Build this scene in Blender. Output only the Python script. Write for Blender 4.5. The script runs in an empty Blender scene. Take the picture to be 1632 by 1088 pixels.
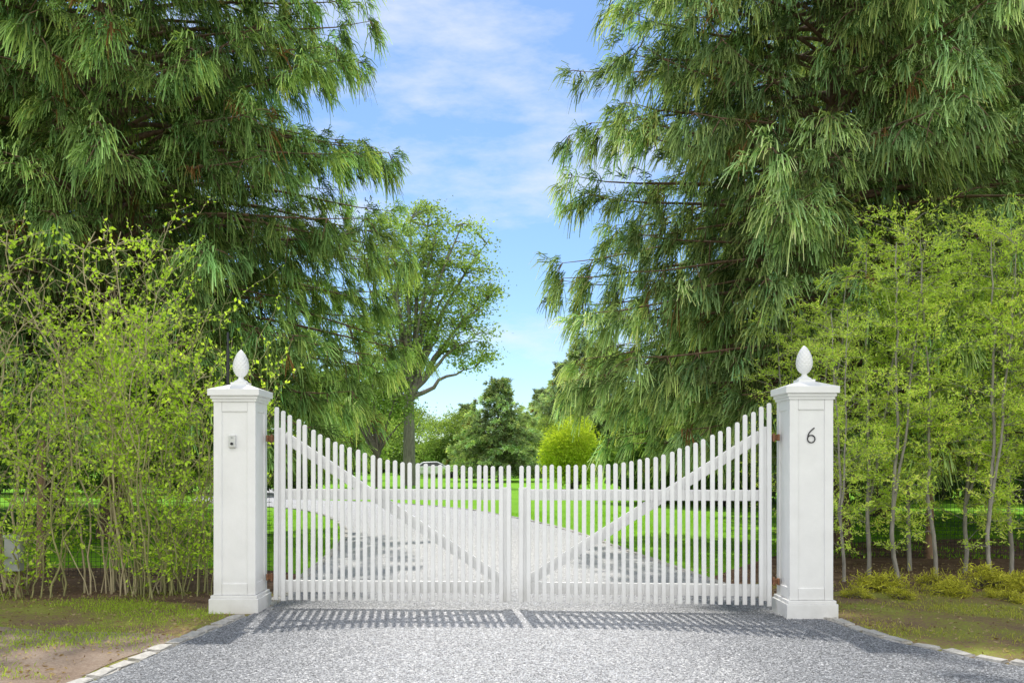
import bpy, bmesh, math
import numpy as np
from mathutils import Vector, Matrix
R=np.random.default_rng
sc=bpy.context.scene
COL=sc.collection
F=1400.0; HZ=735.0; CH=1.4

# ------------------------------------------------------------------ materials
def newmat(name):
    m=bpy.data.materials.new(name); m.use_nodes=True
    nt=m.node_tree; nt.nodes.clear()
    out=nt.nodes.new('ShaderNodeOutputMaterial')
    return m,nt,out
def N(nt,t,**k):
    n=nt.nodes.new(t)
    for a,b in k.items(): setattr(n,a,b)
    return n
def ramp(nt,stops,interp='LINEAR'):
    r=nt.nodes.new('ShaderNodeValToRGB'); cr=r.color_ramp; cr.interpolation=interp
    while len(cr.elements)<len(stops): cr.elements.new(0.5)
    for e,(p,c) in zip(cr.elements,stops):
        e.position=p; e.color=(c[0],c[1],c[2],1) if not isinstance(c,(int,float)) else (c,c,c,1)
    return r
def noise(nt,vec,scale,detail=3,rough=.55):
    n=nt.nodes.new('ShaderNodeTexNoise'); n.inputs['Scale'].default_value=scale
    n.inputs['Detail'].default_value=detail; n.inputs['Roughness'].default_value=rough
    nt.links.new(vec,n.inputs['Vector']); return n
def mixc(nt,fac,a,b,mode='MIX'):
    m=nt.nodes.new('ShaderNodeMix'); m.data_type='RGBA'; m.blend_type=mode
    for s,v in ((0,fac),(6,a),(7,b)):
        if isinstance(v,(int,float)): m.inputs[s].default_value=v
        elif isinstance(v,tuple): m.inputs[s].default_value=(v[0],v[1],v[2],1)
        else: nt.links.new(v,m.inputs[s])
    return m.outputs[2]
def simple(name,c,rough=.5,metal=0,nscale=None,namp=.15,bump=0):
    m,nt,out=newmat(name); b=N(nt,'ShaderNodeBsdfPrincipled')
    b.inputs['Roughness'].default_value=rough; b.inputs['Metallic'].default_value=metal
    tc=N(nt,'ShaderNodeTexCoord')
    n=noise(nt,tc.outputs['Object'],nscale or 8,4)
    r=ramp(nt,[(.25,tuple(x*(1-namp) for x in c)),(.75,tuple(min(1,x*(1+namp)) for x in c))])
    nt.links.new(n.outputs['Fac'],r.inputs['Fac']); nt.links.new(r.outputs['Color'],b.inputs['Base Color'])
    if bump:
        bp=N(nt,'ShaderNodeBump'); bp.inputs['Strength'].default_value=bump; bp.inputs['Distance'].default_value=.02
        nt.links.new(n.outputs['Fac'],bp.inputs['Height']); nt.links.new(bp.outputs['Normal'],b.inputs['Normal'])
    nt.links.new(b.outputs[0],out.inputs[0]); return m
def leafmat(name,trans=.4):
    m,nt,out=newmat(name)
    at=N(nt,'ShaderNodeAttribute',attribute_name='Col')
    d=N(nt,'ShaderNodeBsdfDiffuse'); t=N(nt,'ShaderNodeBsdfTranslucent')
    tcol=mixc(nt,1.0,at.outputs['Color'],(1.35,1.3,.6),'MULTIPLY')
    nt.links.new(at.outputs['Color'],d.inputs['Color']); nt.links.new(tcol,t.inputs['Color'])
    mx=N(nt,'ShaderNodeMixShader'); mx.inputs[0].default_value=trans
    nt.links.new(d.outputs[0],mx.inputs[1]); nt.links.new(t.outputs[0],mx.inputs[2]); nt.links.new(mx.outputs[0],out.inputs[0])
    return m
LEAF=leafmat('leaf',.45); NEEDLE=leafmat('needle',.35)
def barkmat(name,a,b,sc_=14):
    m,nt,out=newmat(name); p=N(nt,'ShaderNodeBsdfPrincipled'); p.inputs['Roughness'].default_value=.9
    tc=N(nt,'ShaderNodeTexCoord'); mp=N(nt,'ShaderNodeMapping'); mp.inputs['Scale'].default_value=(1,1,.22)
    nt.links.new(tc.outputs['Object'],mp.inputs[0]); n=noise(nt,mp.outputs[0],sc_,5,.65)
    r=ramp(nt,[(.3,a),(.7,b)]); nt.links.new(n.outputs['Fac'],r.inputs[0]); nt.links.new(r.outputs[0],p.inputs['Base Color'])
    bp=N(nt,'ShaderNodeBump'); bp.inputs['Strength'].default_value=.6; bp.inputs['Distance'].default_value=.03
    nt.links.new(n.outputs['Fac'],bp.inputs['Height']); nt.links.new(bp.outputs[0],p.inputs['Normal'])
    nt.links.new(p.outputs[0],out.inputs[0]); return m
BARK=barkmat('bark_red',(.07,.045,.03),(.26,.16,.10))
BARKG=barkmat('bark_grey',(.18,.17,.15),(.42,.39,.34),20)
BARKM=barkmat('bark_mid',(.10,.09,.085),(.26,.23,.21),10)
BARKD=barkmat('bark_dark',(.06,.05,.045),(.20,.17,.14))
STEM=barkmat('stem_tan',(.30,.25,.14),(.64,.56,.36),25)
STEMG=barkmat('stem_olive',(.20,.20,.08),(.44,.42,.19),25)

def white_paint():
    m,nt,out=newmat('white_paint'); b=N(nt,'ShaderNodeBsdfPrincipled')
    b.inputs['Roughness'].default_value=.42
    g=N(nt,'ShaderNodeNewGeometry'); n=noise(nt,g.outputs['Position'],5,5,.6); n2=noise(nt,g.outputs['Position'],60,3)
    sp=N(nt,'ShaderNodeSeparateXYZ'); nt.links.new(g.outputs['Position'],sp.inputs[0])
    mr=N(nt,'ShaderNodeMapRange'); mr.inputs[1].default_value=0; mr.inputs[2].default_value=.35; mr.inputs[3].default_value=.7; mr.inputs[4].default_value=0
    nt.links.new(sp.outputs['Z'],mr.inputs[0])
    r=ramp(nt,[(.3,(.85,.85,.845)),(.75,(.77,.77,.765))]); nt.links.new(n.outputs['Fac'],r.inputs[0])
    mm=N(nt,'ShaderNodeMath',operation='MULTIPLY'); nt.links.new(mr.outputs[0],mm.inputs[0]); nt.links.new(n.outputs['Fac'],mm.inputs[1])
    c=mixc(nt,mm.outputs[0],r.outputs[0],(.46,.43,.38)); nt.links.new(c,b.inputs['Base Color'])
    bp=N(nt,'ShaderNodeBump'); bp.inputs['Strength'].default_value=.1; bp.inputs['Distance'].default_value=.01
    nt.links.new(n2.outputs['Fac'],bp.inputs['Height']); nt.links.new(bp.outputs[0],b.inputs['Normal'])
    nt.links.new(b.outputs[0],out.inputs[0]); return m
WHITE=white_paint()
RUST=simple('rusty_steel',(.25,.12,.06),.7,.3,40,.4)
STEEL=simple('brushed_steel',(.6,.6,.6),.35,.6,30,.1)
BLACK=simple('black_metal',(.012,.012,.014),.4,0,10,.2)
GREYBOX=simple('grey_plastic',(.34,.35,.35),.5,0,10,.08)
GRANITE=simple('granite',(.42,.40,.365),.8,0,35,.35,.4)
WOOD=barkmat('weathered_wood',(.19,.11,.07),(.42,.28,.18),18)
GLASS=simple('dark_glass',(.03,.035,.04),.08,0,3,.1)
CARW=simple('car_white',(.75,.76,.78),.2,0,3,.02)
TYRE=simple('tyre',(.02,.02,.02),.8)

# ------------------------------------------------------------------ mesh helpers
def qmesh(name,V,Q,mat,col=None,smooth=False):
    me=bpy.data.meshes.new(name); V=np.asarray(V,dtype=np.float32); Q=np.asarray(Q,dtype=np.int32)
    me.vertices.add(len(V)); me.vertices.foreach_set('co',V.ravel())
    me.loops.add(Q.size); me.loops.foreach_set('vertex_index',Q.ravel())
    me.polygons.add(len(Q)); me.polygons.foreach_set('loop_start',np.arange(len(Q),dtype=np.int32)*4)
    if smooth: me.polygons.foreach_set('use_smooth',np.ones(len(Q),dtype=bool))
    me.update(calc_edges=True)
    if col is not None:
        a=me.attributes.new('Col','FLOAT_COLOR','POINT')
        c=np.ones((len(V),4),dtype=np.float32); c[:,:3]=np.clip(col,0,1); a.data.foreach_set('color',c.ravel())
    me.materials.append(mat); return me
def norm(a): return a/np.maximum(np.linalg.norm(a,axis=-1,keepdims=True),1e-9)
def tubes(name,paths,mat,k=5):
    VV=[];QQ=[];o=0
    for P,r in paths:
        P=np.asarray(P,float); n=len(P); r=np.broadcast_to(np.asarray(r,float),(n,))
        T=norm(np.gradient(P,axis=0)); ref=np.array([0,0,1.]) if abs(T[0,2])<.8 else np.array([1.,0,0])
        A=norm(np.cross(T,ref)); B=np.cross(T,A)
        th=np.arange(k)*2*math.pi/k
        ring=P[:,None,:]+r[:,None,None]*(np.cos(th)[None,:,None]*A[:,None,:]+np.sin(th)[None,:,None]*B[:,None,:])
        VV.append(ring.reshape(-1,3))
        i=np.arange(n-1)[:,None]*k; j=np.arange(k)[None,:]; j2=(j+1)%k
        q=np.stack([i+j,i+j2,i+k+j2,i+k+j],-1).reshape(-1,4)+o
        QQ.append(q); o+=n*k
    return qmesh(name,np.concatenate(VV),np.concatenate(QQ),mat,smooth=True)
def leaves(name,P,A,L,W,C,rng,mat=None):
    n=len(P); A=norm(A); S=norm(np.cross(A,rng.normal(size=(n,3))))
    L=np.broadcast_to(L,(n,))[:,None]; W=np.broadcast_to(W,(n,))[:,None]
    up=norm(np.cross(S,A))*L*.12
    V=np.stack([P,P+A*L*.45+S*W*.5+up,P+A*L,P+A*L*.45-S*W*.5+up],1).reshape(-1,3)
    return qmesh(name,V,np.arange(n*4).reshape(-1,4),mat or LEAF,np.repeat(C,4,axis=0))
def strands(name,B,D,Lt,n,rng,C0,C1,width=.022,spread=.55,grav=.35,mat=None,jit=.03):
    m=len(B); B=np.repeat(B,n,0); D=np.repeat(D,n,0); C0=np.repeat(C0,n,0); C1=np.repeat(C1,n,0)
    d=norm(D+spread*rng.normal(size=(m*n,3))); l=np.repeat(Lt,n)*rng.uniform(.45,1.05,m*n); l=l[:,None]
    g=np.zeros((m*n,3)); g[:,2]=-1; gr=rng.uniform(.4,1.2,(m*n,1))*grav
    B=B+rng.normal(size=B.shape)*jit
    P1=B+d*l*.5+g*l*gr*.10; P2=B+d*l*.88+g*l*gr*.75
    S=norm(np.cross(d,rng.normal(size=d.shape)))*width*rng.uniform(.7,1.3,(m*n,1))*.5
    V=np.stack([B-S*.5,B+S*.5,P1+S,P1-S,P2+S*.55,P2-S*.55],1).reshape(-1,3)
    o=np.arange(m*n)[:,None]*6
    Q=np.concatenate([o+np.array([0,1,2,3]),o+np.array([3,2,4,5])],0)
    j=rng.uniform(.8,1.2,(m*n,1))
    Cm=(C0*.6+C1*.4)
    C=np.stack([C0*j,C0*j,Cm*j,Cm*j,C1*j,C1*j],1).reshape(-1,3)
    return qmesh(name,V,Q,mat or NEEDLE,C)
def boxes(name,L,mat,bev=.004,rot=None,segs=2):
    bm=bmesh.new()
    for b in L:
        r=bmesh.ops.create_cube(bm,size=1.0)
        vs=r['verts']; M=Matrix.Translation(b[:3])@(b[6] if len(b)>6 else Matrix.Identity(4))@Matrix.Diagonal((b[3],b[4],b[5],1))
        bmesh.ops.transform(bm,matrix=M,verts=vs)
    if bev: bmesh.ops.bevel(bm,geom=bm.edges[:],offset=bev,segments=segs,profile=.6,affect='EDGES')
    me=bpy.data.meshes.new(name); bm.to_mesh(me); bm.free(); me.materials.append(mat); return me
def lathe(name,prof,mat,k=24,cx=0,cy=0,disp=None):
    prof=np.asarray(prof,float); n=len(prof); th=np.arange(k)*2*math.pi/k
    r=np.repeat(prof[:,0:1],k,1)
    if disp is not None: r=disp(r,prof,th)
    V=np.stack([cx+r*np.cos(th),cy+r*np.sin(th),np.repeat(prof[:,1:2],k,1)],-1).reshape(-1,3)
    i=np.arange(n-1)[:,None]*k; j=np.arange(k)[None,:]; j2=(j+1)%k
    return qmesh(name,V,np.stack([i+j,i+j2,i+k+j2,i+k+j],-1).reshape(-1,4),mat,smooth=True)
def thing(name,label,cat,loc=(0,0,0),group=None,rz=0,s=1):
    o=bpy.data.objects.new(name,None); o.empty_display_size=.3; COL.objects.link(o)
    o.location=loc; o.rotation_euler=(0,0,rz); o.scale=(s,s,s) if isinstance(s,(int,float)) else s
    o['label']=label; o['category']=cat
    if group: o['group']=group
    return o
def part(me,name,par,label=None,loc=None):
    o=bpy.data.objects.new(name,me); COL.objects.link(o); o.parent=par
    if label: o['label']=label
    if loc: o.location=loc
    return o
def single(me,name,label=None,cat=None,kind=None,loc=(0,0,0),group=None,rz=0):
    o=bpy.data.objects.new(name,me); COL.objects.link(o); o.location=loc; o.rotation_euler=(0,0,rz)
    if label: o['label']=label
    if cat: o['category']=cat
    if kind: o['kind']=kind
    if group: o['group']=group
    return o
def copy_thing(src,loc,rz=0,s=1,label=None):
    n=src.copy(); COL.objects.link(n); n.location=loc; n.rotation_euler=(0,0,rz); n.scale=(s,s,s) if isinstance(s,(int,float)) else s
    if label: n['label']=label
    for c in list(src.children):
        k=c.copy(); COL.objects.link(k); k.parent=n
    return n
def gp(px,py):
    Y=F*CH/(py-HZ); return ((px-816)/F*Y,Y)
def smooth_chain(pts,sub=8):
    P=np.array(pts,float); out=[]
    for i in range(len(P)-1):
        p0=P[max(i-1,0)];p1=P[i];p2=P[i+1];p3=P[min(i+2,len(P)-1)]
        for t in np.arange(sub)/sub:
            out.append(.5*((2*p1)+(-p0+p2)*t+(2*p0-5*p1+4*p2-p3)*t*t+(-p0+3*p1-3*p2+p3)*t**3))
    out.append(P[-1]); return np.array(out)
def sheet(name,poly,z,mat):
    bm=bmesh.new(); vs=[bm.verts.new((p[0],p[1],z)) for p in poly]; f=bm.faces.new(vs)
    bm.normal_update()
    if f.normal.z<0: f.normal_flip()
    bmesh.ops.triangulate(bm,faces=bm.faces[:])
    me=bpy.data.meshes.new(name); bm.to_mesh(me); bm.free(); me.materials.append(mat)
    return single(me,name,kind='structure')

# ------------------------------------------------------------------ ground materials
def ground_mat(name,stops,scale,fine,bump=.5):
    m,nt,out=newmat(name); b=N(nt,'ShaderNodeBsdfPrincipled'); b.inputs['Roughness'].default_value=.95
    b.inputs['Specular IOR Level'].default_value=.1
    g=N(nt,'ShaderNodeNewGeometry'); n=noise(nt,g.outputs['Position'],scale,6,.65); n2=noise(nt,g.outputs['Position'],fine,4,.7)
    a=N(nt,'ShaderNodeMath',operation='MULTIPLY_ADD'); a.inputs[1].default_value=.5; 
    nt.links.new(n2.outputs['Fac'],a.inputs[0]); 
    h=N(nt,'ShaderNodeMath',operation='MULTIPLY'); h.inputs[1].default_value=.5; nt.links.new(n.outputs['Fac'],h.inputs[0]); nt.links.new(h.outputs[0],a.inputs[2])
    r=ramp(nt,stops); nt.links.new(a.outputs[0],r.inputs[0]); nt.links.new(r.outputs[0],b.inputs['Base Color'])
    bp=N(nt,'ShaderNodeBump'); bp.inputs['Strength'].default_value=bump; bp.inputs['Distance'].default_value=.03
    nt.links.new(n2.outputs['Fac'],bp.inputs['Height']); nt.links.new(bp.outputs[0],b.inputs['Normal'])
    nt.links.new(b.outputs[0],out.inputs[0]); return m
LAWN=ground_mat('lawn_grass',[(.3,(.10,.25,.012)),(.5,(.17,.38,.02)),(.7,(.24,.46,.04))],.5,25,.6)
VERGE=ground_mat('verge_soil',[(.36,(.13,.085,.055)),(.46,(.28,.19,.12)),(.50,(.26,.21,.07)),(.545,(.27,.32,.05)),(.60,(.34,.33,.09)),(.68,(.42,.32,.21))],1.5,45,.9)
DIRT=ground_mat('bare_dirt',[(.35,(.20,.14,.10)),(.5,(.33,.25,.19)),(.65,(.44,.355,.28))],2,60,.9)
MULCH=ground_mat('bark_mulch',[(.35,(.07,.045,.03)),(.5,(.19,.12,.08)),(.65,(.34,.24,.16))],3,45,1)
def gravel_mat():
    m,nt,out=newmat('gravel'); b=N(nt,'ShaderNodeBsdfPrincipled'); b.inputs['Roughness'].default_value=.85
    g=N(nt,'ShaderNodeNewGeometry'); v=N(nt,'ShaderNodeTexVoronoi'); v.inputs['Scale'].default_value=80
    nt.links.new(g.outputs['Position'],v.inputs['Vector'])
    sp=N(nt,'ShaderNodeSeparateColor'); nt.links.new(v.outputs['Color'],sp.inputs[0])
    dark=ramp(nt,[(0,(.07,.075,.083)),(.5,(.17,.18,.195)),(.85,(.31,.32,.335)),(1,(.6,.6,.61))])  # darker chip at the edges, with tree shade of the sides painted in
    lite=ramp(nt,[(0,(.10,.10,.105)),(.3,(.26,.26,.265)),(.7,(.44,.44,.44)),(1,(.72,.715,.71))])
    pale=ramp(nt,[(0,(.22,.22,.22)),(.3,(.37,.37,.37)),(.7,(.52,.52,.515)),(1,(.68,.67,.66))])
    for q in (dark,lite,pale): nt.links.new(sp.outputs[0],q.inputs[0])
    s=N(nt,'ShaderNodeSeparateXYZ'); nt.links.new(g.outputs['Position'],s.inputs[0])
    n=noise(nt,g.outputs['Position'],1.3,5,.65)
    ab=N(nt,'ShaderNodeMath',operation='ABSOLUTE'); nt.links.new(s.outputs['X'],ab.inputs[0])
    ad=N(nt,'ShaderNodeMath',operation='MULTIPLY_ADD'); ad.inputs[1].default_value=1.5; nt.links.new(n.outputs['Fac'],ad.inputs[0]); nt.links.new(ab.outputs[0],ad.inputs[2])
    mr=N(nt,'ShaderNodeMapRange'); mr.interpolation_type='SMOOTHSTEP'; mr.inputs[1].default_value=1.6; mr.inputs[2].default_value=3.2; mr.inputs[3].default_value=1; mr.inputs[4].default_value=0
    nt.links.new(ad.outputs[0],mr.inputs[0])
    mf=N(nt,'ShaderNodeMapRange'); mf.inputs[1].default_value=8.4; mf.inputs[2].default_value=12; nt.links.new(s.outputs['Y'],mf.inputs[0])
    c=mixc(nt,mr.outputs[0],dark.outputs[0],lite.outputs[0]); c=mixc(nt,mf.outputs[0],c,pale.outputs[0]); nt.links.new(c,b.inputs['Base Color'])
    bp=N(nt,'ShaderNodeBump'); bp.inputs['Strength'].default_value=.9; bp.inputs['Distance'].default_value=.010; bp.invert=True
    nt.links.new(v.outputs['Distance'],bp.inputs['Height']); nt.links.new(bp.outputs[0],b.inputs['Normal'])
    nt.links.new(b.outputs[0],out.inputs[0]); return m
GRAVEL=gravel_mat()

# ------------------------------------------------------------------ ground sheets
sheet('ground',[(-500,-60),(500,-60),(500,900),(-500,900)],0,LAWN)
sheet('verge',[(-30,-20),(30,-20),(30,9.9),(-30,9.9)],.004,VERGE)
sheet('planting_bed',[tuple(p) for p in smooth_chain([(2.35,9.2),(2.9,9.1),(4,9.6),(6,9.4),(30,9.6),(30,16.5),(12,16),(7.5,15.7),(5.0,14.5),(3.9,13),(2.95,11.5),(2.35,10.5)],6)],.008,MULCH)
sheet('planting_bed',[tuple(p) for p in smooth_chain([(-2.35,9.6),(-2.6,8.7),(-3.6,8.75),(-4.6,8.95),(-7,8.9),(-30,9.2),(-30,12.0),(-9,11.6),(-4.5,11.5),(-3.2,11.3),(-2.6,10.8)],6)],.008,MULCH)
Lc=smooth_chain([(-2.9,4.5),(-2.66,5.5),(-2.54,6.6),(-2.39,7.84),(-2.3,8.6),(-2.35,9.5),(-2.45,10.6),(-2.6,12.5),(-2.8,14.5),(-3.1,16.7),(-3.75,19.5),(-4.9,23),(-6.5,26),(-9.3,28.6),(-12,33),(-14.5,45)])
Rc=smooth_chain([(4.5,4.8),(3.46,5.94),(3.14,6.43),(2.89,6.93),(2.77,7.63),(2.6,8.3),(2.45,9.2),(2.27,10.3),(1.77,13.5),(1.07,17.8),(0,21.8),(-1.4,25.5),(-4.2,29.5),(-7.6,32.5),(-9.8,37),(-11,45)])
drive=[(-6,-6)]+[tuple(p) for p in Lc]+[tuple(p) for p in Rc[::-1]]+[(9,1),(9,-6)]
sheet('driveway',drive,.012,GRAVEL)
dp=smooth_chain([gp(-80,990),gp(60,1005),gp(160,1008),gp(270,1012),gp(262,1028),gp(190,1052),gp(110,1092),gp(40,1160),gp(-300,1150)],4)
sheet('dirt_patch',[tuple(p) for p in dp],.008,DIRT)

# kerb blocks
rng=R(5)
kv=[]
for i in range(5):
    bm=bmesh.new(); bmesh.ops.create_cube(bm,size=1); bmesh.ops.scale(bm,vec=(.125,.235,.09),verts=bm.verts)
    bmesh.ops.bevel(bm,geom=bm.edges[:],offset=.014,segments=2,affect='EDGES'); bmesh.ops.subdivide_edges(bm,edges=bm.edges[:],cuts=1)
    for v in bm.verts: v.co+=Vector(rng.normal(size=3)*.0032)
    me=bpy.data.meshes.new('paving_block'); bm.to_mesh(me); bm.free(); me.materials.append(GRANITE); kv.append(me)
cnt=0
def blocks(chain,off,y0,y1):
    global cnt
    d=np.r_[0,np.cumsum(np.linalg.norm(np.diff(chain,axis=0),axis=1))]
    s=0
    while s<d[-1]:
        x=np.interp(s,d,chain[:,0]); y=np.interp(s,d,chain[:,1]); x2=np.interp(s+.1,d,chain[:,0]); y2=np.interp(s+.1,d,chain[:,1])
        s+=.255
        if y<y0 or y>y1 or cnt>285: continue
        if 8.0<y<8.5: continue
        a=math.atan2(y2-y,x2-x); 
        o=single(kv[cnt%5],'paving_block','rough grey granite edging block bordering the gravel driveway','paving block',None,(x+off*math.cos(a+math.pi/2),y+off*math.sin(a+math.pi/2),-.018+rng.normal()*.004),'granite blocks edging the driveway',a-math.pi/2+rng.normal()*.05)
        o.scale=(rng.uniform(.9,1.1),rng.uniform(.85,1.0),1); cnt+=1
blocks(Lc,.06,4.9,31); blocks(Rc,-.06,4.9,31)

def stones(n,x0,x1,y0,y1,rng):
    x=rng.uniform(x0,x1,n); y=rng.uniform(y0,y1,n)
    li=np.interp(y,Lc[:60,1],Lc[:60,0])+.04; ri=np.interp(y,Rc[:70,1],Rc[:70,0])-.04
    k=(x>li)&(x<ri); x=x[k];y=y[k]; n=len(x); s=rng.uniform(.003,.0075,n)[:,None,None]
    base=np.array([[1,0,0],[0,1,0],[-1,0,0],[0,-1,0],[0,0,.8],[0,0,-.8]],float)
    V=base[None]*s*rng.uniform(.6,1.3,(n,6,1)); a=rng.uniform(0,6.28,n); c,sn=np.cos(a)[:,None],np.sin(a)[:,None]
    X=V[:,:,0]*c-V[:,:,1]*sn; Y=V[:,:,0]*sn+V[:,:,1]*c
    V=np.stack([X+x[:,None],Y+y[:,None],V[:,:,2]+.014],-1).reshape(-1,3)
    T=np.array([[0,1,4],[1,2,4],[2,3,4],[3,0,4]])
    me=bpy.data.meshes.new('gravel'); o=np.arange(n)[:,None,None]*6; TT=(T[None]+o).reshape(-1,3).astype(np.int32)
    me.vertices.add(len(V)); me.vertices.foreach_set('co',V.astype(np.float32).ravel())
    me.loops.add(TT.size); me.loops.foreach_set('vertex_index',TT.ravel()); me.polygons.add(len(TT)); me.polygons.foreach_set('loop_start',np.arange(len(TT),dtype=np.int32)*3)
    me.update(calc_edges=True)
    lite=np.clip(2.1-np.abs(x)-.8*rng.uniform(size=n),0,1)  # chips darken away from the centre with the same painted tree shade
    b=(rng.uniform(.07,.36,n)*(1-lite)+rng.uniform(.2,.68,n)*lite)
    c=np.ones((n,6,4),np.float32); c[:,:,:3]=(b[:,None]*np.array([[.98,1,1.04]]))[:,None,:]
    at=me.attributes.new('Col','FLOAT_COLOR','POINT'); at.data.foreach_set('color',c.ravel())
    m,nt,out=newmat('stone'); p=N(nt,'ShaderNodeBsdfPrincipled'); p.inputs['Roughness'].default_value=.8; q=N(nt,'ShaderNodeAttribute',attribute_name='Col')
    nt.links.new(q.outputs[0],p.inputs['Base Color']); nt.links.new(p.outputs[0],out.inputs[0]); me.materials.append(m)
    single(me,'gravel','loose grey gravel chips on the driveway','gravel','stuff')
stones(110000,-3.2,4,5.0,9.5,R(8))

# ------------------------------------------------------------------ pillars
def pillar(loc,label,rz=0):
    t=thing('gate_pillar',label,'gate pillar',loc,'white pillars flanking the gate',rz)
    W=.36; H0=.17; H1=1.955
    L=[(0,0,(H0+H1)/2,W,W,H1-H0)]
    cb=.075; e=.013
    for sx in(-1,1):
        for sy in(-1,1):
            L.append((sx*(W/2-cb/2+e),sy*(W/2-cb/2+e),(H0+H1)/2,cb,cb,H1-H0-.004))
    for sy in(-1,1):
        for z,h in((H0+.055,.10),(H1-.05,.09)):
            L.append((0,sy*(W/2+.001),z,W-2*cb+2*e-.004,.02,h)); L.append((sy*(W/2+.001),0,z,.02,W-2*cb+2*e-.004,h))
    part(boxes('shaft',L,WHITE,.003),'shaft',t)
    L=[(0,0,.07,.455,.455,.14),(0,0,.155,.43,.43,.03)]
    part(boxes('plinth',L,WHITE,.006),'plinth',t)
    L=[(0,0,1.965,.41,.41,.03),(0,0,1.99,.435,.435,.03),(0,0,2.035,.475,.475,.062)]
    me=boxes('cap',L,WHITE,.005); bm=bmesh.new(); bm.from_mesh(me)
    r=bmesh.ops.create_cube(bm,size=1); 
    for v in r['verts']:
        tp=v.co.z>0; s=.17 if tp else .468; v.co=Vector((v.co.x*s,v.co.y*s,2.115 if tp else 2.064))
    r=bmesh.ops.create_cube(bm,size=1); bmesh.ops.transform(bm,matrix=Matrix.Translation((0,0,2.125))@Matrix.Diagonal((.15,.15,.03,1)),verts=r['verts'])
    bm.to_mesh(me); bm.free(); part(me,'cap',t)
    prof=[(.0,2.138),(.062,2.138),(.066,2.148),(.055,2.158),(.035,2.168),(.025,2.18),(.022,2.19),(.03,2.20),(.040,2.205)]
    tt=np.linspace(.07,1,70); body=[(max(.0015,.074*math.sin(math.pi*u**.75)**.66),2.19+.26*u) for u in tt]
    def dsp(r,prof,th):
        z=np.clip((prof[:,1:2]-2.205)/.25,0,1); on=(z>0)&(z<.95)
        ph=z*13; row=np.floor(ph); fr=ph-row
        a=np.abs(np.sin(th[None,:]*6+row*math.pi/2))
        return r*(1+on*(.09*a*(1-fr)-.04))
    part(lathe('finial',prof+body,WHITE,96,disp=dsp),'finial',t)
    return t
PL=pillar((-2.555,8.28,0),'white panelled wooden gate pillar with pineapple finial and intercom')
PR=pillar((2.655,7.98,0),'white panelled wooden gate pillar with pineapple finial and number six')
pts=[]
cx,cz,r=0,1.60,.033
for a in np.linspace(math.radians(150),math.radians(150-360),36): pts.append((cx+r*math.cos(a),cz+r*math.sin(a)))
up=[(-.0288+.057*(t**1.7)-.004*math.sin(t*3.1), 1.6165+.081*t) for t in np.linspace(0,1,12)]
P6=[(p[0],-.187,p[1]) for p in pts]; U6=[(p[0],-.187,p[1]) for p in up]
n6=tubes('house_number',[(P6,.0052),(U6,.0052)],BLACK,8)
part(n6,'house_number',PR,'slim black metal numeral 6')
t=thing('intercom','small steel intercom box with lens and button on the pillar','intercom',(-2.575,8.088,1.585))
part(boxes('housing',[(0,0,0,.064,.03,.118)],STEEL,.006),'housing',t)
part(lathe('button',[(0.0005,.012),(.011,.012),(.013,.008),(.013,0)],BLACK,16),'button',t).matrix_local=Matrix.Translation((0,-.016,-.022))@Matrix.Rotation(math.radians(90),4,'X')
part(boxes('camera_lens',[(0,-.017,.034,.02,.006,.008)],GREYBOX,.002),'camera_lens',t)
# ------------------------------------------------------------------ gate leaves
UP=[0,.03,.063,.097,.13,.163,.2,.23,.263,.3,.366,.434,.5,.57,.67,.78,1]
ZP=[1.92,1.89,1.845,1.80,1.745,1.70,1.655,1.62,1.585,1.555,1.50,1.447,1.412,1.39,1.37,1.364,1.364]
def picket(h,w=.040,d=.026):
    bm=bmesh.new(); k=9
    prof=[(-w/2,0),(w/2,0)]+[(w/2*math.cos(a),h-w/2+w/2*math.sin(a)) for a in np.linspace(0,math.pi,k)]
    vs=[bm.verts.new((p[0],-d/2,p[1])) for p in prof]; f=bm.faces.new(vs)
    r=bmesh.ops.extrude_face_region(bm,geom=[f]); bmesh.ops.translate(bm,vec=(0,d,0),verts=[v for v in r['geom'] if isinstance(v,bmesh.types.BMVert)])
    bmesh.ops.recalc_face_normals(bm,faces=bm.faces[:])
    ed=[e for e in bm.edges if abs(e.verts[0].co.y-e.verts[1].co.y)<1e-6]
    bmesh.ops.bevel(bm,geom=ed,offset=.004,segments=2,affect='EDGES')
    me=bpy.data.meshes.new('picket'); bm.to_mesh(me); bm.free(); me.materials.append(WHITE); return me
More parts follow.
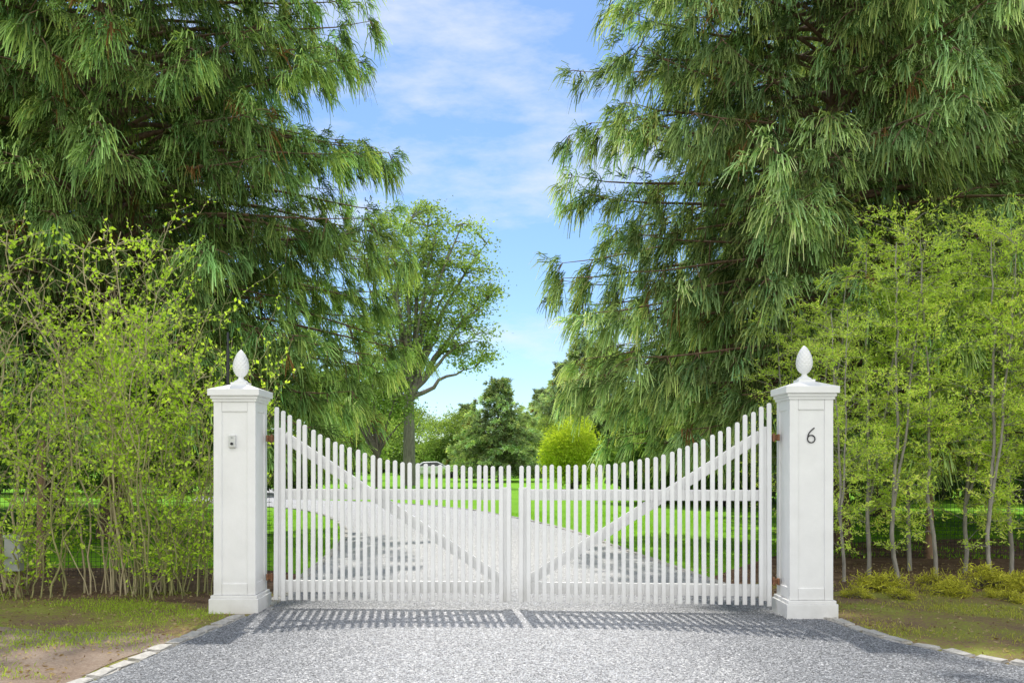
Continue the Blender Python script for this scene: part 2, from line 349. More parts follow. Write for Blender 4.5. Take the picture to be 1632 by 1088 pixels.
def leaf(hinge,end,extra,label):
    hx,hy=hinge; ex,ey=end; Lg=math.hypot(ex-hx,ey-hy); a=math.atan2(ey-hy,ex-hx); flip = ex<hx
    t=thing('gate',label,'gate',(hx,hy,0),'leaves of the white double gate',a)
    s=-1 if flip else 1
    n=32; r_=R(3 if flip else 4)
    for i in range(n):
        u=i/(n-1); x=.03+u*(Lg-.06); h=np.interp(u,UP,ZP)+extra*(1-u)-.085+r_.normal()*.003
        o=part(picket(h),'picket',t); o.location=(x,-s*.022,.085+r_.normal()*.004); o.rotation_euler=(0,r_.normal()*.003,0)
    yb=s*.014
    part(boxes('rail',[(Lg/2,yb,1.088,Lg-.18,.038,.10)],WHITE,.004),'rail',t)
    part(boxes('rail',[(Lg/2,yb,.215,Lg-.18,.038,.11)],WHITE,.004),'rail',t)
    part(boxes('stile',[(.055,yb+s*.001,.92,.085,.046,1.60)],WHITE,.005),'stile',t)
    part(boxes('stile',[(Lg-.05,yb+s*.001,.62,.085,.046,1.07)],WHITE,.005),'stile',t)
    x0,z0,x1,z1=.10,1.64,Lg-.10,.28; an=math.atan2(z1-z0,x1-x0)
    part(boxes('brace',[((x0+x1)/2,yb+s*.003,(z0+z1)/2,math.hypot(x1-x0,z1-z0),.030,.10,Matrix.Rotation(-an,4,'Y'))],WHITE,.004),'brace',t)
    for z in(1.62,.3):
        part(boxes('hinge',[(-.03,-s*.005,z,.07,.012,.045),(-.012,-s*.012,z,.02,.03,.075),(-.055,0,z,.02,.05,.06)],RUST,.003),'hinge',t,'rusty brown steel hinge')
    return t
leaf((-2.275,8.38),(.0,8.26),0,'white picket gate leaf with swooping top and diagonal brace')
leaf((2.39,8.07),(.055,8.26),.02,'white picket gate leaf with swooping top and diagonal brace')
t=thing('antenna_pole','thin black metal pole standing behind the white pillar','pole',(-2.83,8.75,0))
part(tubes('pole',[([(0,0,0),(0,0,2.1)],.013)],BLACK,8),'shaft',t)
part(lathe('whip',[(.0005,2.1),(.016,2.1),(.018,2.12),(.016,2.5),(.011,2.53),(.011,2.68),(.0005,2.69)],BLACK,12),'aerial',t)
t=thing('utility_box','grey plastic utility box on a wooden stake in the hedge','utility box',(-5.1,9.0,0))
part(boxes('h',[(0,0,.45,.16,.09,.34)],GREYBOX,.01),'housing',t)
part(boxes('l',[(0,0,.635,.18,.11,.03)],GREYBOX,.008),'lid',t)
part(boxes('s',[(0,.08,.32,.06,.05,.64)],WOOD,.004),'stake',t)

# ------------------------------------------------------------------ conifers (drooping tufted)
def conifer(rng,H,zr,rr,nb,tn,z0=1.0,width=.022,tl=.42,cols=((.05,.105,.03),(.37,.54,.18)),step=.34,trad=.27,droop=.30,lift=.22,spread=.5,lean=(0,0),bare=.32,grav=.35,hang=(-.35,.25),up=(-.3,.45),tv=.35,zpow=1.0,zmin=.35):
    paths=[]; zt=np.linspace(0,H,14); wx=np.cumsum(rng.normal(size=14))*.04+lean[0]*zt/H; wy=np.cumsum(rng.normal(size=14))*.04
    paths.append((np.stack([wx,wy,zt],1),np.interp(zt,[0,.4,H],[trad*1.35,trad,.03])))
    B=[];D=[];C=[];
    for i in range(nb):
        u=((i+rng.uniform())/nb)**zpow; z=z0+(H-z0)*u; L=np.interp(z,zr,rr)*(rng.uniform(.92,1.0) if rng.uniform()<.65 else rng.uniform(.55,.92)); az=i*2.39996+rng.normal()*.3
        s=np.linspace(0,1,9); bd=np.array([math.cos(az),math.sin(az),0]); sd=np.array([-math.sin(az),math.cos(az),0])
        dr=droop*(1-.6*z/H)*rng.uniform(.6,1.4)
        zz=z+L*(.45*s-(.42+dr)*s**2+lift*s**4); bend=rng.normal()*.18*L
        P=np.array([np.interp(z,zt,wx),np.interp(z,zt,wy),0])+bd*(L*s)[:,None]+sd*(bend*s**2)[:,None]
        P[:,2]=zz+np.maximum(0,zmin-zz)*np.minimum(1,s*2.2) if zmin>z0 else np.maximum(zz,zmin)
        paths.append((P,np.interp(s,[0,1],[.015+.008*L,.005])))
        shade=rng.uniform(.6,1.4)
        ns=max(2,int(L*(1-bare)/step))
        for q in np.linspace(bare,1,ns):
            b=np.array([np.interp(q,s,P[:,k]) for k in range(3)])
            t=P[min(8,int(q*8)+1)]-P[max(0,int(q*8)-1)]; t=t/np.linalg.norm(t)
            for side in (-1,1,0):
                l=(.6*(1-q)+.32)*rng.uniform(.6,1.25)
                d=t*.4+sd*side*rng.uniform(.4,1.0)+np.array([0,0,rng.uniform(*hang)]); d/=np.linalg.norm(d)
                e=b+d*l+np.array([0,0,-.18*l])
                if side!=0: paths.append(((b,b+d*l*.5,e),(.010,.008,.004)))
                sh2=shade*rng.uniform(1-tv,1+tv)
                for w in ((.4,.8,1.) if side!=0 else (.3,.8)):
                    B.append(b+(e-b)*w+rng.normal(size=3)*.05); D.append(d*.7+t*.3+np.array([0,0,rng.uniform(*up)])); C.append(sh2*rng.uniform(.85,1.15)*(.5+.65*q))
    B=np.array(B);D=norm(np.array(D));C=np.array(C)[:,None]
    Lt=tl*rng.uniform(.6,1.3,len(B))
    hue=rng.normal(size=(len(B),1))*.10
    c0=np.array([cols[0]])*C; c1=np.array([cols[1]])*C*np.concatenate([1+hue,1+0*hue,1-hue],1)  # paler tips also carry painted highlights; dark bases paint inner crown shade
    br=rng.uniform(size=len(B))<.012; c1[br]=(.30,.17,.07); c0[br]=(.14,.07,.03)
    crown=strands('crown',B,D,Lt,tn,rng,c0,c1,width,spread,grav,jit=.04)
    return paths,crown
def mk_conifer(label,loc,bark=BARK,cat='cedar tree',name='cedar_tree',group=None,rz=0,s=1,k=6,**kw):
    p,c=conifer(**kw); t=thing(name,label,cat,loc,group,rz,s)
    part(tubes('trunk',p[:1],bark,12),'trunk',t); part(tubes('limbs',p[1:],bark,4),'branches',t); part(c,'crown',t); return t
CK=dict(width=.0180,spread=.40,grav=1.0,step=.40,hang=(-1.3,.4),trad=.2,up=(-.2,.5),zpow=1.08,tv=.45,zmin=1.75)
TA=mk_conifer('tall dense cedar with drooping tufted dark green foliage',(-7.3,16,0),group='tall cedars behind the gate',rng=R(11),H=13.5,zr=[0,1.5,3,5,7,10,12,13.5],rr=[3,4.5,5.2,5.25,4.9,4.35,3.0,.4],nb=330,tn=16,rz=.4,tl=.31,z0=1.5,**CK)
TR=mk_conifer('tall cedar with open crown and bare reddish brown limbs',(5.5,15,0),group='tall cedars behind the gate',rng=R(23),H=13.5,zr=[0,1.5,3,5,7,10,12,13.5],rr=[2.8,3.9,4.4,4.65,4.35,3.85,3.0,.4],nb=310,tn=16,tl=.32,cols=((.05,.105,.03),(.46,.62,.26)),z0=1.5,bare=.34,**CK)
copy_thing(TA,(-13.5,18,0),4.4,.95)
copy_thing(TA,(-13.0,25,0),2.6,1.05,'tall dense cedar standing in the shade of its neighbour')
copy_thing(TR,(11.8,17.5,0),1.9,1.05)
copy_thing(TR,(9.5,22.5,0),4.1,1.05,'tall cedar standing in the shade of its neighbours')

# ------------------------------------------------------------------ broadleaf trees
def envtree(rng,fork,blobs,nlimb,nclump,nleaf,ll,cr,c0,c1,flat=.6,trad=.3,lean=(0,0),vp=1.0):
    blobs=np.array(blobs,float); vol=(blobs[:,3]*blobs[:,4]*blobs[:,5])**vp; vol/=vol.sum()
    bi=rng.choice(len(blobs),nclump,p=vol); d=norm(rng.normal(size=(nclump,3))); r=rng.uniform(.35,1,nclump)**.5
    Cc=blobs[bi,:3]+d*r[:,None]*blobs[bi,3:6]
    tp=np.array([[0,0,0],[lean[0]*.3,lean[1]*.3,fork*.5],[lean[0],lean[1],fork]])
    trunk=smooth_chain(tp,4); paths=[]; nodes=[trunk[-1]]
    idx=[int(rng.integers(nclump))]
    for _ in range(nlimb-1):
        dd=np.min(np.linalg.norm(Cc[:,None]-Cc[idx][None],axis=2),axis=1); idx.append(int(np.argmax(dd)))
    for i in idx:
        T=Cc[i]; s=np.linspace(0,1,9)[:,None]; mid=(trunk[-1]*.6+T*.4); mid[2]=trunk[-1][2]*.35+T[2]*.65
        P=(1-s)**2*trunk[-1]+2*s*(1-s)*mid+s*s*T; P[1:-1]+=rng.normal(size=(7,3))*.12*ll*3
        paths.append((P,np.linspace(trad*.5,trad*.08,9))); nodes+=list(P[1:])
    nodes=np.array(nodes)
    for c in Cc:
        cost=np.linalg.norm(nodes-c,axis=1)+np.maximum(0,nodes[:,2]-c[2])*.7; j=int(np.argmin(cost)); n=nodes[j]
        m=(n+c)/2; m[2]+=.1*np.linalg.norm(c-n); paths.append(((n,m+rng.normal(size=3)*.05,c),(trad*.12,trad*.08,trad*.04)))
    n=nclump*nleaf; P=np.repeat(Cc,nleaf,0)+rng.normal(size=(n,3))*cr*np.array([1,1,flat])*np.repeat(rng.uniform(.6,1.3,nclump),nleaf)[:,None]
    A=rng.normal(size=(n,3)); A[:,2]=A[:,2]*.6
    t=rng.uniform(size=(n,1)); sh=np.repeat(rng.uniform(.6,1.3,nclump),nleaf)[:,None]
    C=(np.array([c0])*(1-t)+np.array([c1])*t)*sh
    L=ll*rng.uniform(.6,1.3,n)
    return [(trunk,np.linspace(trad*1.15,trad*.8,len(trunk)))],paths,leaves('crown',P,A,L,L*.55,C,rng)
def mk_env(name,label,cat,loc,bark=BARKD,group=None,rz=0,s=1,**kw):
    a,b,c=envtree(**kw); t=thing(name,label,cat,loc,group,rz,s)
    part(tubes('trunk',a,bark,10),'trunk',t); part(tubes('branches',b,bark,5),'branches',t); part(c,'crown',t); return t
def X(px,Y): return (px-816)/F*Y
def Z(py,Y): return CH-(py-HZ)/F*Y
Y=52
def bl(px,py,rx,rz,Y,x0,ry=None): 
    k=Y/F; return (X(px,Y)-x0,0,Z(py,Y),rx*k,(ry or rx*.7)*k,rz*k)
x0=X(652,Y)
mk_env('shade_tree','large broad-crowned tree with forked dark trunk on the lawn','tree',(x0,Y,0),bark=BARKM,rng=R(34),fork=Z(640,Y),
  blobs=[bl(655,352,60,28,Y,x0),bl(725,392,58,40,Y,x0),bl(640,430,75,48,Y,x0),bl(760,452,40,42,Y,x0),bl(700,480,85,38,Y,x0),bl(620,530,80,36,Y,x0),bl(735,535,62,28,Y,x0),bl(750,565,45,22,Y,x0),bl(610,590,60,22,Y,x0)],
  nlimb=26,nclump=400,nleaf=70,ll=.19,cr=.42,c0=(.20,.30,.09),c1=(.46,.60,.23),trad=.36,flat=.5,vp=.65)
Y=48; x0=X(602,Y)
mk_env('ornamental_tree','small spreading tree with dark crooked trunks and sparse leaves','tree',(x0,Y,0),rng=R(32),fork=1.6,
  blobs=[bl(600,640,75,35,Y,x0),bl(560,620,50,40,Y,x0)],nlimb=12,nclump=110,nleaf=45,ll=.18,cr=.4,c0=(.13,.21,.04),c1=(.33,.46,.13),trad=.2)
Y=80
LG=mk_env('young_tree','light green spring-leafed tree at the edge of the lawn','tree',(X(722,Y),Y,0),rng=R(33),fork=1.2,group='light green trees at the lawn edge',
  blobs=[(0,0,3.4,3.0,3,2.2),(.6,0,4.6,2,2,1.4),(-1.2,0,2.2,2.2,2.2,1.5)],nlimb=8,nclump=170,nleaf=60,ll=.2,cr=.4,c0=(.20,.30,.07),c1=(.42,.56,.18),trad=.15)
copy_thing(LG,(X(655,95),95,0),1,1.2); copy_thing(LG,(X(560,66),66,0),2.2,1.0); copy_thing(LG,(X(500,58),58,0),4,.9); copy_thing(LG,(X(950,98),98,0),3,1.5); copy_thing(LG,(X(860,92),92,0),5,1.0); copy_thing(LG,(X(1300,60),60,0),2,1.2); copy_thing(LG,(X(1530,52),52,0),.5,1.2); copy_thing(LG,(X(180,60),60,0),2.9,1.3); copy_thing(LG,(X(20,50),50,0),1.9,1.1)
SP=mk_conifer('wide bushy spruce at the far edge of the lawn',(X(797,62),62,0),bark=BARKD,cat='spruce tree',name='spruce_tree',group='spruces at the far edge of the lawn',rng=R(41),H=7.2,zr=[0,1,3,5,7.2],rr=[3.4,3.9,3.2,1.8,.1],nb=130,tn=12,z0=.4,width=.045,tl=.34,cols=((.20,.29,.13),(.50,.62,.32)),step=.44,trad=.12,droop=.12,lift=.1,bare=.25,grav=.2)
copy_thing(SP,(X(748,90),90,0),1.3,1.0); copy_thing(SP,(X(905,100),100,0),.7,(1.5,1.5,1.75)); copy_thing(SP,(X(868,115),115,0),.7,(1.4,1.4,1.5)); copy_thing(SP,(X(965,85),85,0),2.7,(1.5,1.5,1.8)); copy_thing(SP,(X(925,120),120,0),4.7,(1.8,1.8,2.5))
def bush(rng,rx,rz,n,ll,c0,c1,zc=None,lumps=14,shell=.75,lump=(.4,.62)):
    zc=zc if zc is not None else rz*.95
    lc=norm(rng.normal(size=(lumps,3)))*np.array([rx*.6,rx*.6,rz*.6])*rng.uniform(.6,1.1,(lumps,1)); lr=rng.uniform(lump[0],lump[1],lumps)
    i=rng.integers(0,lumps,n); d=norm(rng.normal(size=(n,3))); r=rng.uniform(shell**3,1,n)**(1/3)
    P=lc[i]+d*(r*lr[i])[:,None]*np.array([rx,rx,rz]); P[:,2]+=zc; k=P[:,2]>.03; P=P[k];d=d[k];i=i[k]; n=len(P)
    A=d+rng.normal(size=(n,3))*.7; t=rng.uniform(size=(n,1)); sh=(rng.uniform(.7,1.25,lumps)[i])[:,None]
    C=(np.array([c0])*(1-t)+np.array([c1])*t)*sh; L=ll*rng.uniform(.6,1.3,n)
    st=[]
    for j in range(lumps):
        e=lc[j]+np.array([0,0,zc]); e[2]=max(e[2],.2); st.append((((e[0]*.1,e[1]*.1,0),(e[0]*.5,e[1]*.5,e[2]*.5),tuple(e)),(.04,.03,.012)))
    return st,leaves('foliage',P,A,L,L*.5,C,rng)
def mk_bush(name,label,cat,loc,bark=BARKD,group=None,**kw):
    a,b=bush(**kw); t=thing(name,label,cat,loc,group); part(tubes('stems',a,bark,5),'stems',t); part(b,'foliage',t); return t
mk_bush('round_bush','rounded yellow-green bush on the lawn','bush',(X(914,42),42,0),group=None,rng=R(51),rx=1.7,rz=1.85,n=34000,ll=.10,c0=(.34,.46,.04),c1=(.62,.74,.10),shell=.6,lumps=80,lump=(.40,.48))
RH=mk_bush('evergreen_shrub','dark glossy evergreen shrub under the cedar','shrub',(X(1050,30),30,0),group='dark evergreen shrubs under the trees',rng=R(52),rx=2.2,rz=1.6,n=11000,ll=.19,c0=(.06,.12,.03),c1=(.20,.31,.08),shell=.5)
for i,(px,Yv,s) in enumerate([(1150,28,1.1),(1260,30,1.2),(1390,30,1.2),(1500,33,1.3),(1620,30,1.2),(1020,38,.8),(470,36,.8),(390,38,1),(290,39,1.1),(180,38,1.2),(60,38,1.2),(-40,38,1.2),(1100,34,1.3)]):
    copy_thing(RH,(X(px,Yv),Yv,0),i*1.7,s)
HB=mk_bush('hedge_shrub','dense mid-green shrub in the border beyond the lawn','shrub',(X(840,90),90,0),group='shrubs in the border beyond the lawn',rng=R(53),rx=2.6,rz=1.5,n=8000,ll=.25,c0=(.10,.17,.045),c1=(.30,.42,.14),shell=.5)
for i in range(24):
    px=380+i*38+ (i*37%17); Yv=90+(i*53%23); copy_thing(HB,(X(px,Yv),Yv,0),i*1.1,.8+(i*29%10)/18)
for i,(px,Yv,s) in enumerate([(735,80,1.3),(765,74,1.0),(838,76,1.1),(700,84,1.1),(865,82,1.3)]): copy_thing(HB,(X(px,Yv),Yv,0),i*2.1,s)
WT=mk_env('woodland_tree','mature leafy tree in the woodland beyond the garden','tree',(-30,75,0),rng=R(61),group='woodland trees beyond the garden',fork=4,
  blobs=[(0,0,9,4.5,4.5,3.5),(1.5,0,12,3,3,2.5),(-2,0,7,3.5,3.5,2.5)],nlimb=12,nclump=220,nleaf=60,ll=.38,cr=.75,c0=(.10,.17,.05),c1=(.30,.42,.15),trad=.35)
for i,(px,Yv,s) in enumerate([(60,60,1),(200,55,.9),(330,64,1),(450,75,.9),(540,95,.8),(1120,75,1),(1230,62,.9),(1350,66,1),(1480,58,1),(1600,62,1),(1720,64,1),(620,120,.9),(1060,95,.9),(820,150,.6),(900,150,.75)]):
    copy_thing(WT,(X(px,Yv),Yv,0),i*2.1,s)

# ------------------------------------------------------------------ near left shrubs
def twiggy(rng,n,baser,h,spread,ntw,nlf,ll,c0,c1,wig=.05,tw=(.25,.7),t0=.3,topdense=1.0,rad=.011,ellip=.6,leafspread=.015):
    stems=[];tw_=[];P=[];A=[];
    for i in range(n):
        a=rng.uniform(0,2*math.pi); rr=math.sqrt(rng.uniform())*baser
        b=np.array([rr*math.cos(a),rr*math.sin(a)*ellip,0]); H=h*rng.uniform(.4,1.03); m=16
        out=np.array([b[0]*spread/baser+rng.normal()*.35,(b[1]*spread/baser+rng.normal()*.15)*.7,0])
        s=np.linspace(0,1,m)[:,None]; Pp=b+out*s**1.6+np.array([0,0,H])*(s-.12*s**3*np.linalg.norm(out)); 
        w=np.cumsum(rng.normal(size=(m,3))*wig,axis=0); w-=w[0]; w[:,2]*=.3; Pp=Pp+w*(.25+.75*s); Pp[:,2]=np.maximum(Pp[:,2],0)
        r0=rad*rng.uniform(.5,1.4); stems.append((Pp,np.linspace(r0,r0*.35,m)))
        for j in range(ntw):
            q=rng.uniform(t0,1)**(1/ (1+.6*topdense)); k=q*(m-1); k0=int(min(k,m-2)); p=Pp[k0]+(Pp[k0+1]-Pp[k0])*(k-k0)
            l=rng.uniform(*tw); d=norm(np.array([rng.normal(),rng.normal(),rng.uniform(.1,1.8)])); mm=6
            w=np.cumsum(rng.normal(size=(mm,3))*wig*.5,axis=0); w-=w[0]
            Q=p+d*(np.linspace(0,1,mm)[:,None]*l)+w; tw_.append((Q,np.linspace(max(.0032,r0*.42),.0020,mm)))
            kk=rng.uniform(.1,1,nlf)*(mm-1); k0=np.minimum(kk.astype(int),mm-2); P.append(Q[k0]+(Q[k0+1]-Q[k0])*(kk-k0)[:,None]+rng.normal(size=(nlf,3))*leafspread)
            A.append(rng.normal(size=(nlf,3))+d*.7+np.array([0,0,.3]))
    P=np.concatenate(P);A=np.concatenate(A);n=len(P); t=rng.uniform(size=(n,1)); C=(np.array([c0])*(1-t)+np.array([c1])*t)*rng.uniform(.8,1.2,(n,1))
    L=ll*rng.uniform(.5,1.35,n)
    return stems,tw_,leaves('foliage',P,A,L,L*.6,C,rng)
def mk_twiggy(name,label,cat,loc,bark,group=None,rz=0,s=1,**kw):
    a,b,c=twiggy(**kw); t=thing(name,label,cat,loc,group,rz,s); part(tubes('stems',a,bark,5),'stems',t); part(tubes('twigs',b,bark,3),'twigs',t); part(c,'foliage',t); return t
g='budding shrubs beside the gate pillar'
LC=dict(c0=(.40,.64,.05),c1=(.74,.96,.14))
mk_twiggy('budding_shrub','tall twiggy shrub with bright new leaves beside the pillar','shrub',(-3.55,9.2,0),STEMG,g,rng=R(71),n=34,baser=.5,h=3.2,spread=.5,ntw=15,nlf=11,ll=.042,wig=.05,t0=.06,topdense=0,rad=.0085,**LC)
mk_twiggy('budding_shrub','tall twiggy shrub with pale tan crooked branches','shrub',(-4.1,9.35,0),STEM,g,rng=R(72),n=28,baser=.45,h=3.85,spread=.8,ntw=21,nlf=14,ll=.046,wig=.07,t0=.38,rad=.010,**LC)
mk_twiggy('budding_shrub','twiggy shrub thinly covered in small green leaves','shrub',(-4.95,9.1,0),STEMG,g,rng=R(73),n=15,baser=.45,h=2.4,spread=.7,ntw=14,nlf=13,ll=.042,wig=.06,t0=.06,topdense=0,rad=.0085,**LC)
mk_twiggy('budding_shrub','pale crooked shrub with long bare arching branches','shrub',(-5.75,9.6,0),STEM,g,rng=R(74),n=20,baser=.5,h=3.9,spread=1.4,ntw=16,nlf=8,ll=.042,wig=.11,rad=.013,t0=.3,**LC)
# ------------------------------------------------------------------ near right slender trees
def slender(rng,H,c0,c1):
    m=16; s=np.linspace(0,1,m); T=np.stack([np.cumsum(rng.normal(size=m))*.018+rng.normal()*.2*s,np.cumsum(rng.normal(size=m))*.014,s*H],1); T[0,:2]=0
    trunk=[(T,np.interp(s,[0,1],[.027,.006]))]; br=[];P=[];A=[];C=[]
    if rng.uniform()<.7:
        k=3; T2=T.copy()[k:]; T2[:,:2]+=np.linspace(0,1,m-k)[:,None]*rng.normal(size=2)*.4; trunk.append((T2,np.linspace(.018,.005,m-k)))
    for Tt,_ in trunk:
        for j in range(36):
            q=rng.uniform(.09,1)**.95; k=q*(len(Tt)-1); k0=int(min(k,len(Tt)-2)); p=Tt[k0]+(Tt[k0+1]-Tt[k0])*(k-k0)
            az=rng.uniform(0,6.28); l=rng.uniform(.35,.95)*(1.15-.5*q)*(.6 if q<.35 else 1); d=np.array([math.cos(az),math.sin(az),rng.uniform(.1,.9)]); mm=6; u=np.linspace(0,1,mm)[:,None]
            Q=p+d*l*u+np.array([0,0,-.25*l])*u**2+np.cumsum(rng.normal(size=(mm,3))*.015,axis=0); br.append((Q,np.linspace(.005,.0015,mm)))
            sh=rng.uniform(.75,1.25)
            for w in range(7):
                kk=rng.uniform(.2,1)*(mm-1); k1=int(min(kk,mm-2)); b=Q[k1]+(Q[k1+1]-Q[k1])*(kk-k1); dd=norm(d*.6+rng.normal(size=3)*np.array([.8,.8,.35])); ll=rng.uniform(.12,.3)
                e=b+dd*ll; br.append(((b,e),(.002,.001)))
                nl=16; uu=rng.uniform(0,1,(nl,1)); P.append(b+(e-b)*uu+rng.normal(size=(nl,3))*.012); A.append(dd*.8+rng.normal(size=(nl,3))*.7); C+= [sh]*nl
    P=np.concatenate(P);A=np.concatenate(A);n=len(P);t=rng.uniform(size=(n,1)); Cc=(np.array([c0])*(1-t)+np.array([c1])*t)*np.array(C)[:,None]
    L=.043*rng.uniform(.6,1.4,n)
    return trunk,br,leaves('crown',P,A,L,L*.32,Cc,rng)
var=[]
for i in range(4):
    a,b,c=slender(R(80+i),4.0,(.52,.74,.10),(.84,1.0,.24)); var.append((tubes('trunk',a,BARKG,8),tubes('branches',b,BARKG,3),c))
pos=[(1345,10.2,.78),(1385,10.8,1.0),(1432,10.4,1.0),(1450,11.2,1.08),(1492,10.5,1.0),(1538,11,1.05),(1580,10.3,1.0),(1612,10.9,1.05),(1660,10.5,1.05),(1300,11.4,.92),(1720,10.8,1.05),(1262,11.8,.82)]
for i,(px,Yv,s) in enumerate(pos):
    t=thing('slender_tree','slender grey-stemmed young tree with feathery light green leaves','tree',(X(px,Yv),Yv,0),'row of slender young trees beside the drive',i*1.37,s)
    v=var[i%4]; part(v[0],'trunk',t); part(v[1],'branches',t); part(v[2],'crown',t)
def junmesh(sd):
    rg=R(sd); n=80; K=rg.normal(size=(5,2))*.17; ki=rg.integers(0,5,n)
    B=np.c_[K[ki,0]+rg.normal(size=n)*.06,K[ki,1]+rg.normal(size=n)*.06,rg.uniform(0,.12,n)*(.5+ki*.22)]; D=norm(np.c_[rg.normal(size=(n,2))*.6,rg.uniform(.3,1.6,n)])
    j=rg.uniform(.6,1.2,(n,1)); jm=strands('foliage',B,D,rg.uniform(.06,.19,n),12,rg,np.array([[.30,.32,.05]])*j,np.array([[.88,.84,.12]])*j,.008,.5,.3)
    return jm,tubes('stems',[(((0,0,0),tuple(B[k]*.5+np.array([0,0,.03])),tuple(B[k])),(.006,.004,.002)) for k in range(50)],BARKD,4)
JM=[junmesh(s) for s in (90,91,92)]
for i,(px,Yv,s) in enumerate([(1355,9.0,.5),(1395,9.5,1.1),(1432,8.9,.55),(1480,9.8,.8),(1512,9.2,.9),(1560,9.7,1.25),(1606,8.8,.55),(1634,9.5,1.1),(1575,9.1,.45)]):
    t=thing('juniper_shrub','low yellow-green feathery ground shrub on the verge','shrub',(X(px,Yv),Yv,0),'low yellow-green shrubs on the verge',i*1.9,s)
    part(JM[i%3][1],'stems',t); part(JM[i%3][0],'foliage',t)
def blades(name,label,rg,n,region,h,c0,c1,w=.006,cat='grass'):
    x=rg.uniform(region[0],region[1],n); y=rg.uniform(region[2],region[3],n)
    k=np.sin(x*3.1+np.sin(y*2.3))+np.sin(y*4.7+x*1.7)+rg.normal(size=n)*.6>.4
    li=np.interp(y,Lc[:120,1],Lc[:120,0])-.14; ri=np.interp(y,Rc[:,1],Rc[:,0])+.14; k&=(x<li)|(x>ri)
    x=x[k];y=y[k]; n=len(x); A=norm(np.c_[rg.normal(size=(n,2))*.5,np.ones(n)]); t=rg.uniform(size=(n,1))
    C=np.array([c0])*(1-t)+np.array([c1])*t; L=h*rg.uniform(.4,1.3,n)
    single(leaves(name,np.c_[x,y,np.full(n,.004)],A,L,np.full(n,w),C,rg),name,label,cat,'stuff')
blades('verge_grass','short patchy green grass and moss on the verge',R(95),30000,(-6,-2.4,5.6,9.3),.038,(.22,.34,.04),(.48,.62,.09))
blades('verge_grass','short patchy green grass and moss on the verge',R(96),28000,(2.7,7,5.4,10),.038,(.28,.32,.05),(.58,.56,.13))
blades('lawn_grass','bright green mown grass blades of the lawn',R(97),90000,(-12,14,12.5,24),.07,(.17,.40,.015),(.34,.62,.05),.012)
rg=R(98); n=8500; x=rg.uniform(-6,6.5,n); y=rg.uniform(5.3,12,n); k=(x<np.interp(y,Lc[:120,1],Lc[:120,0])-.15)|(x>np.interp(y,Rc[:,1],Rc[:,0])+.15); x=x[k];y=y[k];n=len(x)
A=np.c_[rg.normal(size=(n,2)),rg.normal(size=n)*.15]; t=rg.uniform(size=(n,1))
single(leaves('leaf_litter',np.c_[x,y,np.full(n,.018)],A,.04*rg.uniform(.3,1.3,n),.018*rg.uniform(.5,1.2,n),np.array([[.18,.11,.06]])*(1-t)+np.array([[.55,.44,.30]])*t,rg),'leaf_litter','dry brown leaf litter on the verge','leaf litter','stuff')

# ------------------------------------------------------------------ wire fences
def fence(x0,x1,y,h,p0,ph,label):
    t=thing('wire_fence',label,'fence',(x0,y,0)); L=x1-x0; ps=[]
    for i in np.arange(0,L,.055): ps.append((((i,0,.03),(i,0,h)),.003))
    for z in np.arange(.03,h+.01,.055): ps.append((((0,0,z),(L,0,z)),.003))
    part(tubes('mesh',ps,BLACK,3),'wire_mesh',t)
    for i in np.arange(p0,L+.1,2.4):
        part(tubes('post',[(((i,.03,0),(i+.01,.03,ph*.5),(i,.03,ph)),(.06,.055,.050))],WOOD,8),'post',t)
fence(-12.5,-2.9,10.6,1.1,2.0,1.65,'dark wire mesh fence on wooden posts behind the shrubs')
fence(3.1,13,12.6,1.35,2.9,1.5,'dark wire mesh fence on wooden posts behind the young trees')

# ------------------------------------------------------------------ car
Yc=74; t=thing('parked_car','white saloon car parked beyond the lawn','car',(X(690,Yc),Yc,0),None,.12)
prof=[(-2.2,.35),(-2.25,.7),(-2.1,.88),(-1.45,.98),(-.85,1.38),(.35,1.42),(1.15,1.0),(2.0,.85),(2.2,.65),(2.2,.35)]
bm=bmesh.new(); vs=[bm.verts.new((p[0],-.85,p[1])) for p in prof]; f=bm.faces.new(vs); r=bmesh.ops.extrude_face_region(bm,geom=[f]); 
bmesh.ops.translate(bm,vec=(0,1.7,0),verts=[v for v in r['geom'] if isinstance(v,bmesh.types.BMVert)])
for v in bm.verts:
    if v.co.z>1.1: v.co.y*=.78
bmesh.ops.recalc_face_normals(bm,faces=bm.faces[:]); bmesh.ops.bevel(bm,geom=bm.edges[:],offset=.07,segments=3,affect='EDGES')
me=bpy.data.meshes.new('body'); bm.to_mesh(me); bm.free(); me.materials.append(CARW); part(me,'body',t)
for sy in(-1,1):
    a=np.array([(-1.25,1.02),(-.78,1.31),(.30,1.34),(.95,1.03)]); V=[(p[0],sy*(.862-(p[1]-1.0)*.45*.98+.0),p[1]) for p in a]
    part(qmesh('w',V,[[0,1,2,3]],GLASS),'window',t)
    for wx in(-1.4,1.4):
        w=part(lathe('wheel',[(.0005,-.1),(.30,-.1),(.34,-.07),(.34,.07),(.30,.1),(.0005,.1)],TYRE,20),'wheel',t); w.matrix_local=Matrix.Translation((wx,sy*.8,.34))@Matrix.Rotation(math.radians(90),4,'X')

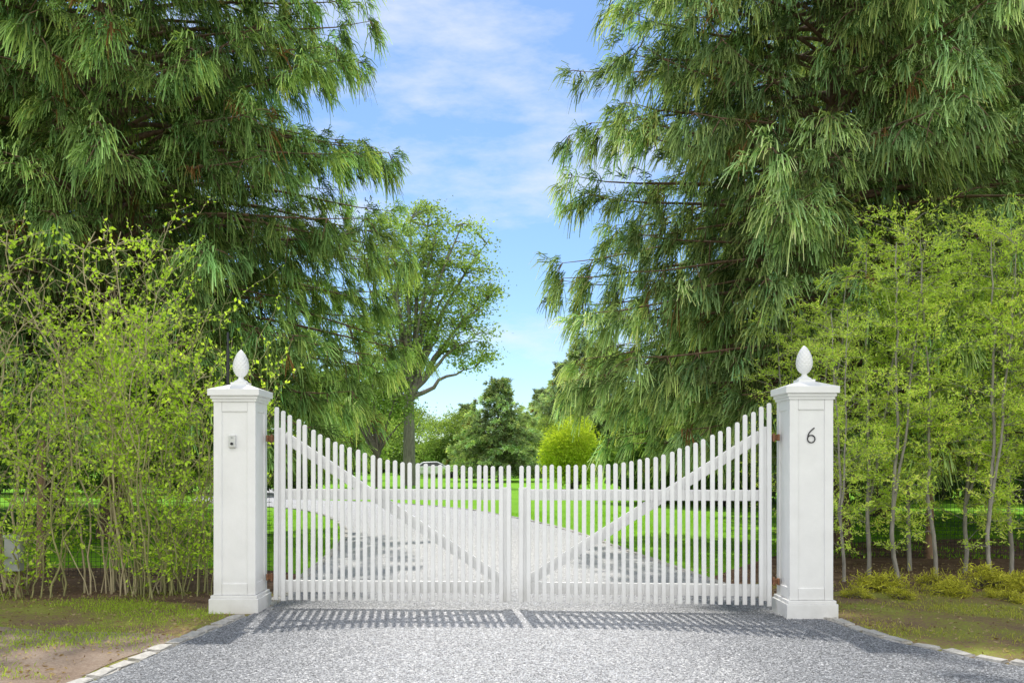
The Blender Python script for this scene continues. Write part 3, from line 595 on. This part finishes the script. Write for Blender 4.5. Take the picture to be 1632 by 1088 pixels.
# ------------------------------------------------------------------ light & sky
EL=56; AZ=-7
w=bpy.data.worlds.new('World'); sc.world=w; w.use_nodes=True; nt=w.node_tree; nt.nodes.clear()
out=nt.nodes.new('ShaderNodeOutputWorld'); bg=nt.nodes.new('ShaderNodeBackground'); sky=nt.nodes.new('ShaderNodeTexSky'); sky.sky_type='NISHITA'
sky.sun_disc=False; sky.sun_elevation=math.radians(EL); sky.sun_rotation=math.radians(AZ); sky.air_density=1.0; sky.dust_density=.4; sky.ozone_density=2.5
tc=nt.nodes.new('ShaderNodeTexCoord'); mp=nt.nodes.new('ShaderNodeMapping'); mp.inputs['Scale'].default_value=(1.2,1.2,3.6); mp.inputs['Rotation'].default_value=(0,.5,0); mp.inputs['Location'].default_value=(.27,.1,.50)
nt.links.new(tc.outputs['Generated'],mp.inputs[0]); cn=noise(nt,mp.outputs[0],2.3,9,.63); cr=ramp(nt,[(.51,0.),(.70,.7)]); nt.links.new(cn.outputs['Fac'],cr.inputs[0])
blue=mixc(nt,1.0,sky.outputs[0],(.78,.93,1.10),'MULTIPLY')
c=mixc(nt,cr.outputs[0],blue,(6.4,6.6,6.9))
# unseen bright cloud bank opposite the sun, added as fill for the fronts
sx=N(nt,'ShaderNodeSeparateXYZ'); nt.links.new(tc.outputs['Generated'],sx.inputs[0])
m1=N(nt,'ShaderNodeMapRange'); m1.interpolation_type='SMOOTHSTEP'; m1.inputs[1].default_value=.05; m1.inputs[2].default_value=-.5; nt.links.new(sx.outputs['Y'],m1.inputs[0])
m2=N(nt,'ShaderNodeMapRange'); m2.inputs[1].default_value=0; m2.inputs[2].default_value=.12; nt.links.new(sx.outputs['Z'],m2.inputs[0])
mm=N(nt,'ShaderNodeMath',operation='MULTIPLY'); nt.links.new(m1.outputs[0],mm.inputs[0]); nt.links.new(m2.outputs[0],mm.inputs[1])
c=mixc(nt,mm.outputs[0],c,(11,11,10.8))
nt.links.new(c,bg.inputs[0]); bg.inputs[1].default_value=.15
nt.links.new(bg.outputs[0],out.inputs[0])
ld=bpy.data.lights.new('sun','SUN'); ld.energy=4.8; ld.angle=math.radians(1.0); ld.color=(1,.95,.87); lo=bpy.data.objects.new('sun',ld); COL.objects.link(lo)
e=math.radians(EL);a=math.radians(AZ); sd=Vector((math.sin(a)*math.cos(e),math.cos(a)*math.cos(e),math.sin(e))); lo.rotation_euler=(-sd).to_track_quat('-Z','Y').to_euler(); lo.location=(0,0,30)
cd=bpy.data.cameras.new('camera'); cd.sensor_width=36; cd.lens=36*F/1632; cd.shift_y=(HZ-544)/1632; cd.clip_end=2000
co=bpy.data.objects.new('camera',cd); COL.objects.link(co); co.location=(0,0,CH); co.rotation_euler=(math.radians(90),0,0); sc.camera=co
sc.view_settings.view_transform='Standard'; sc.view_settings.look='None'; sc.view_settings.exposure=0
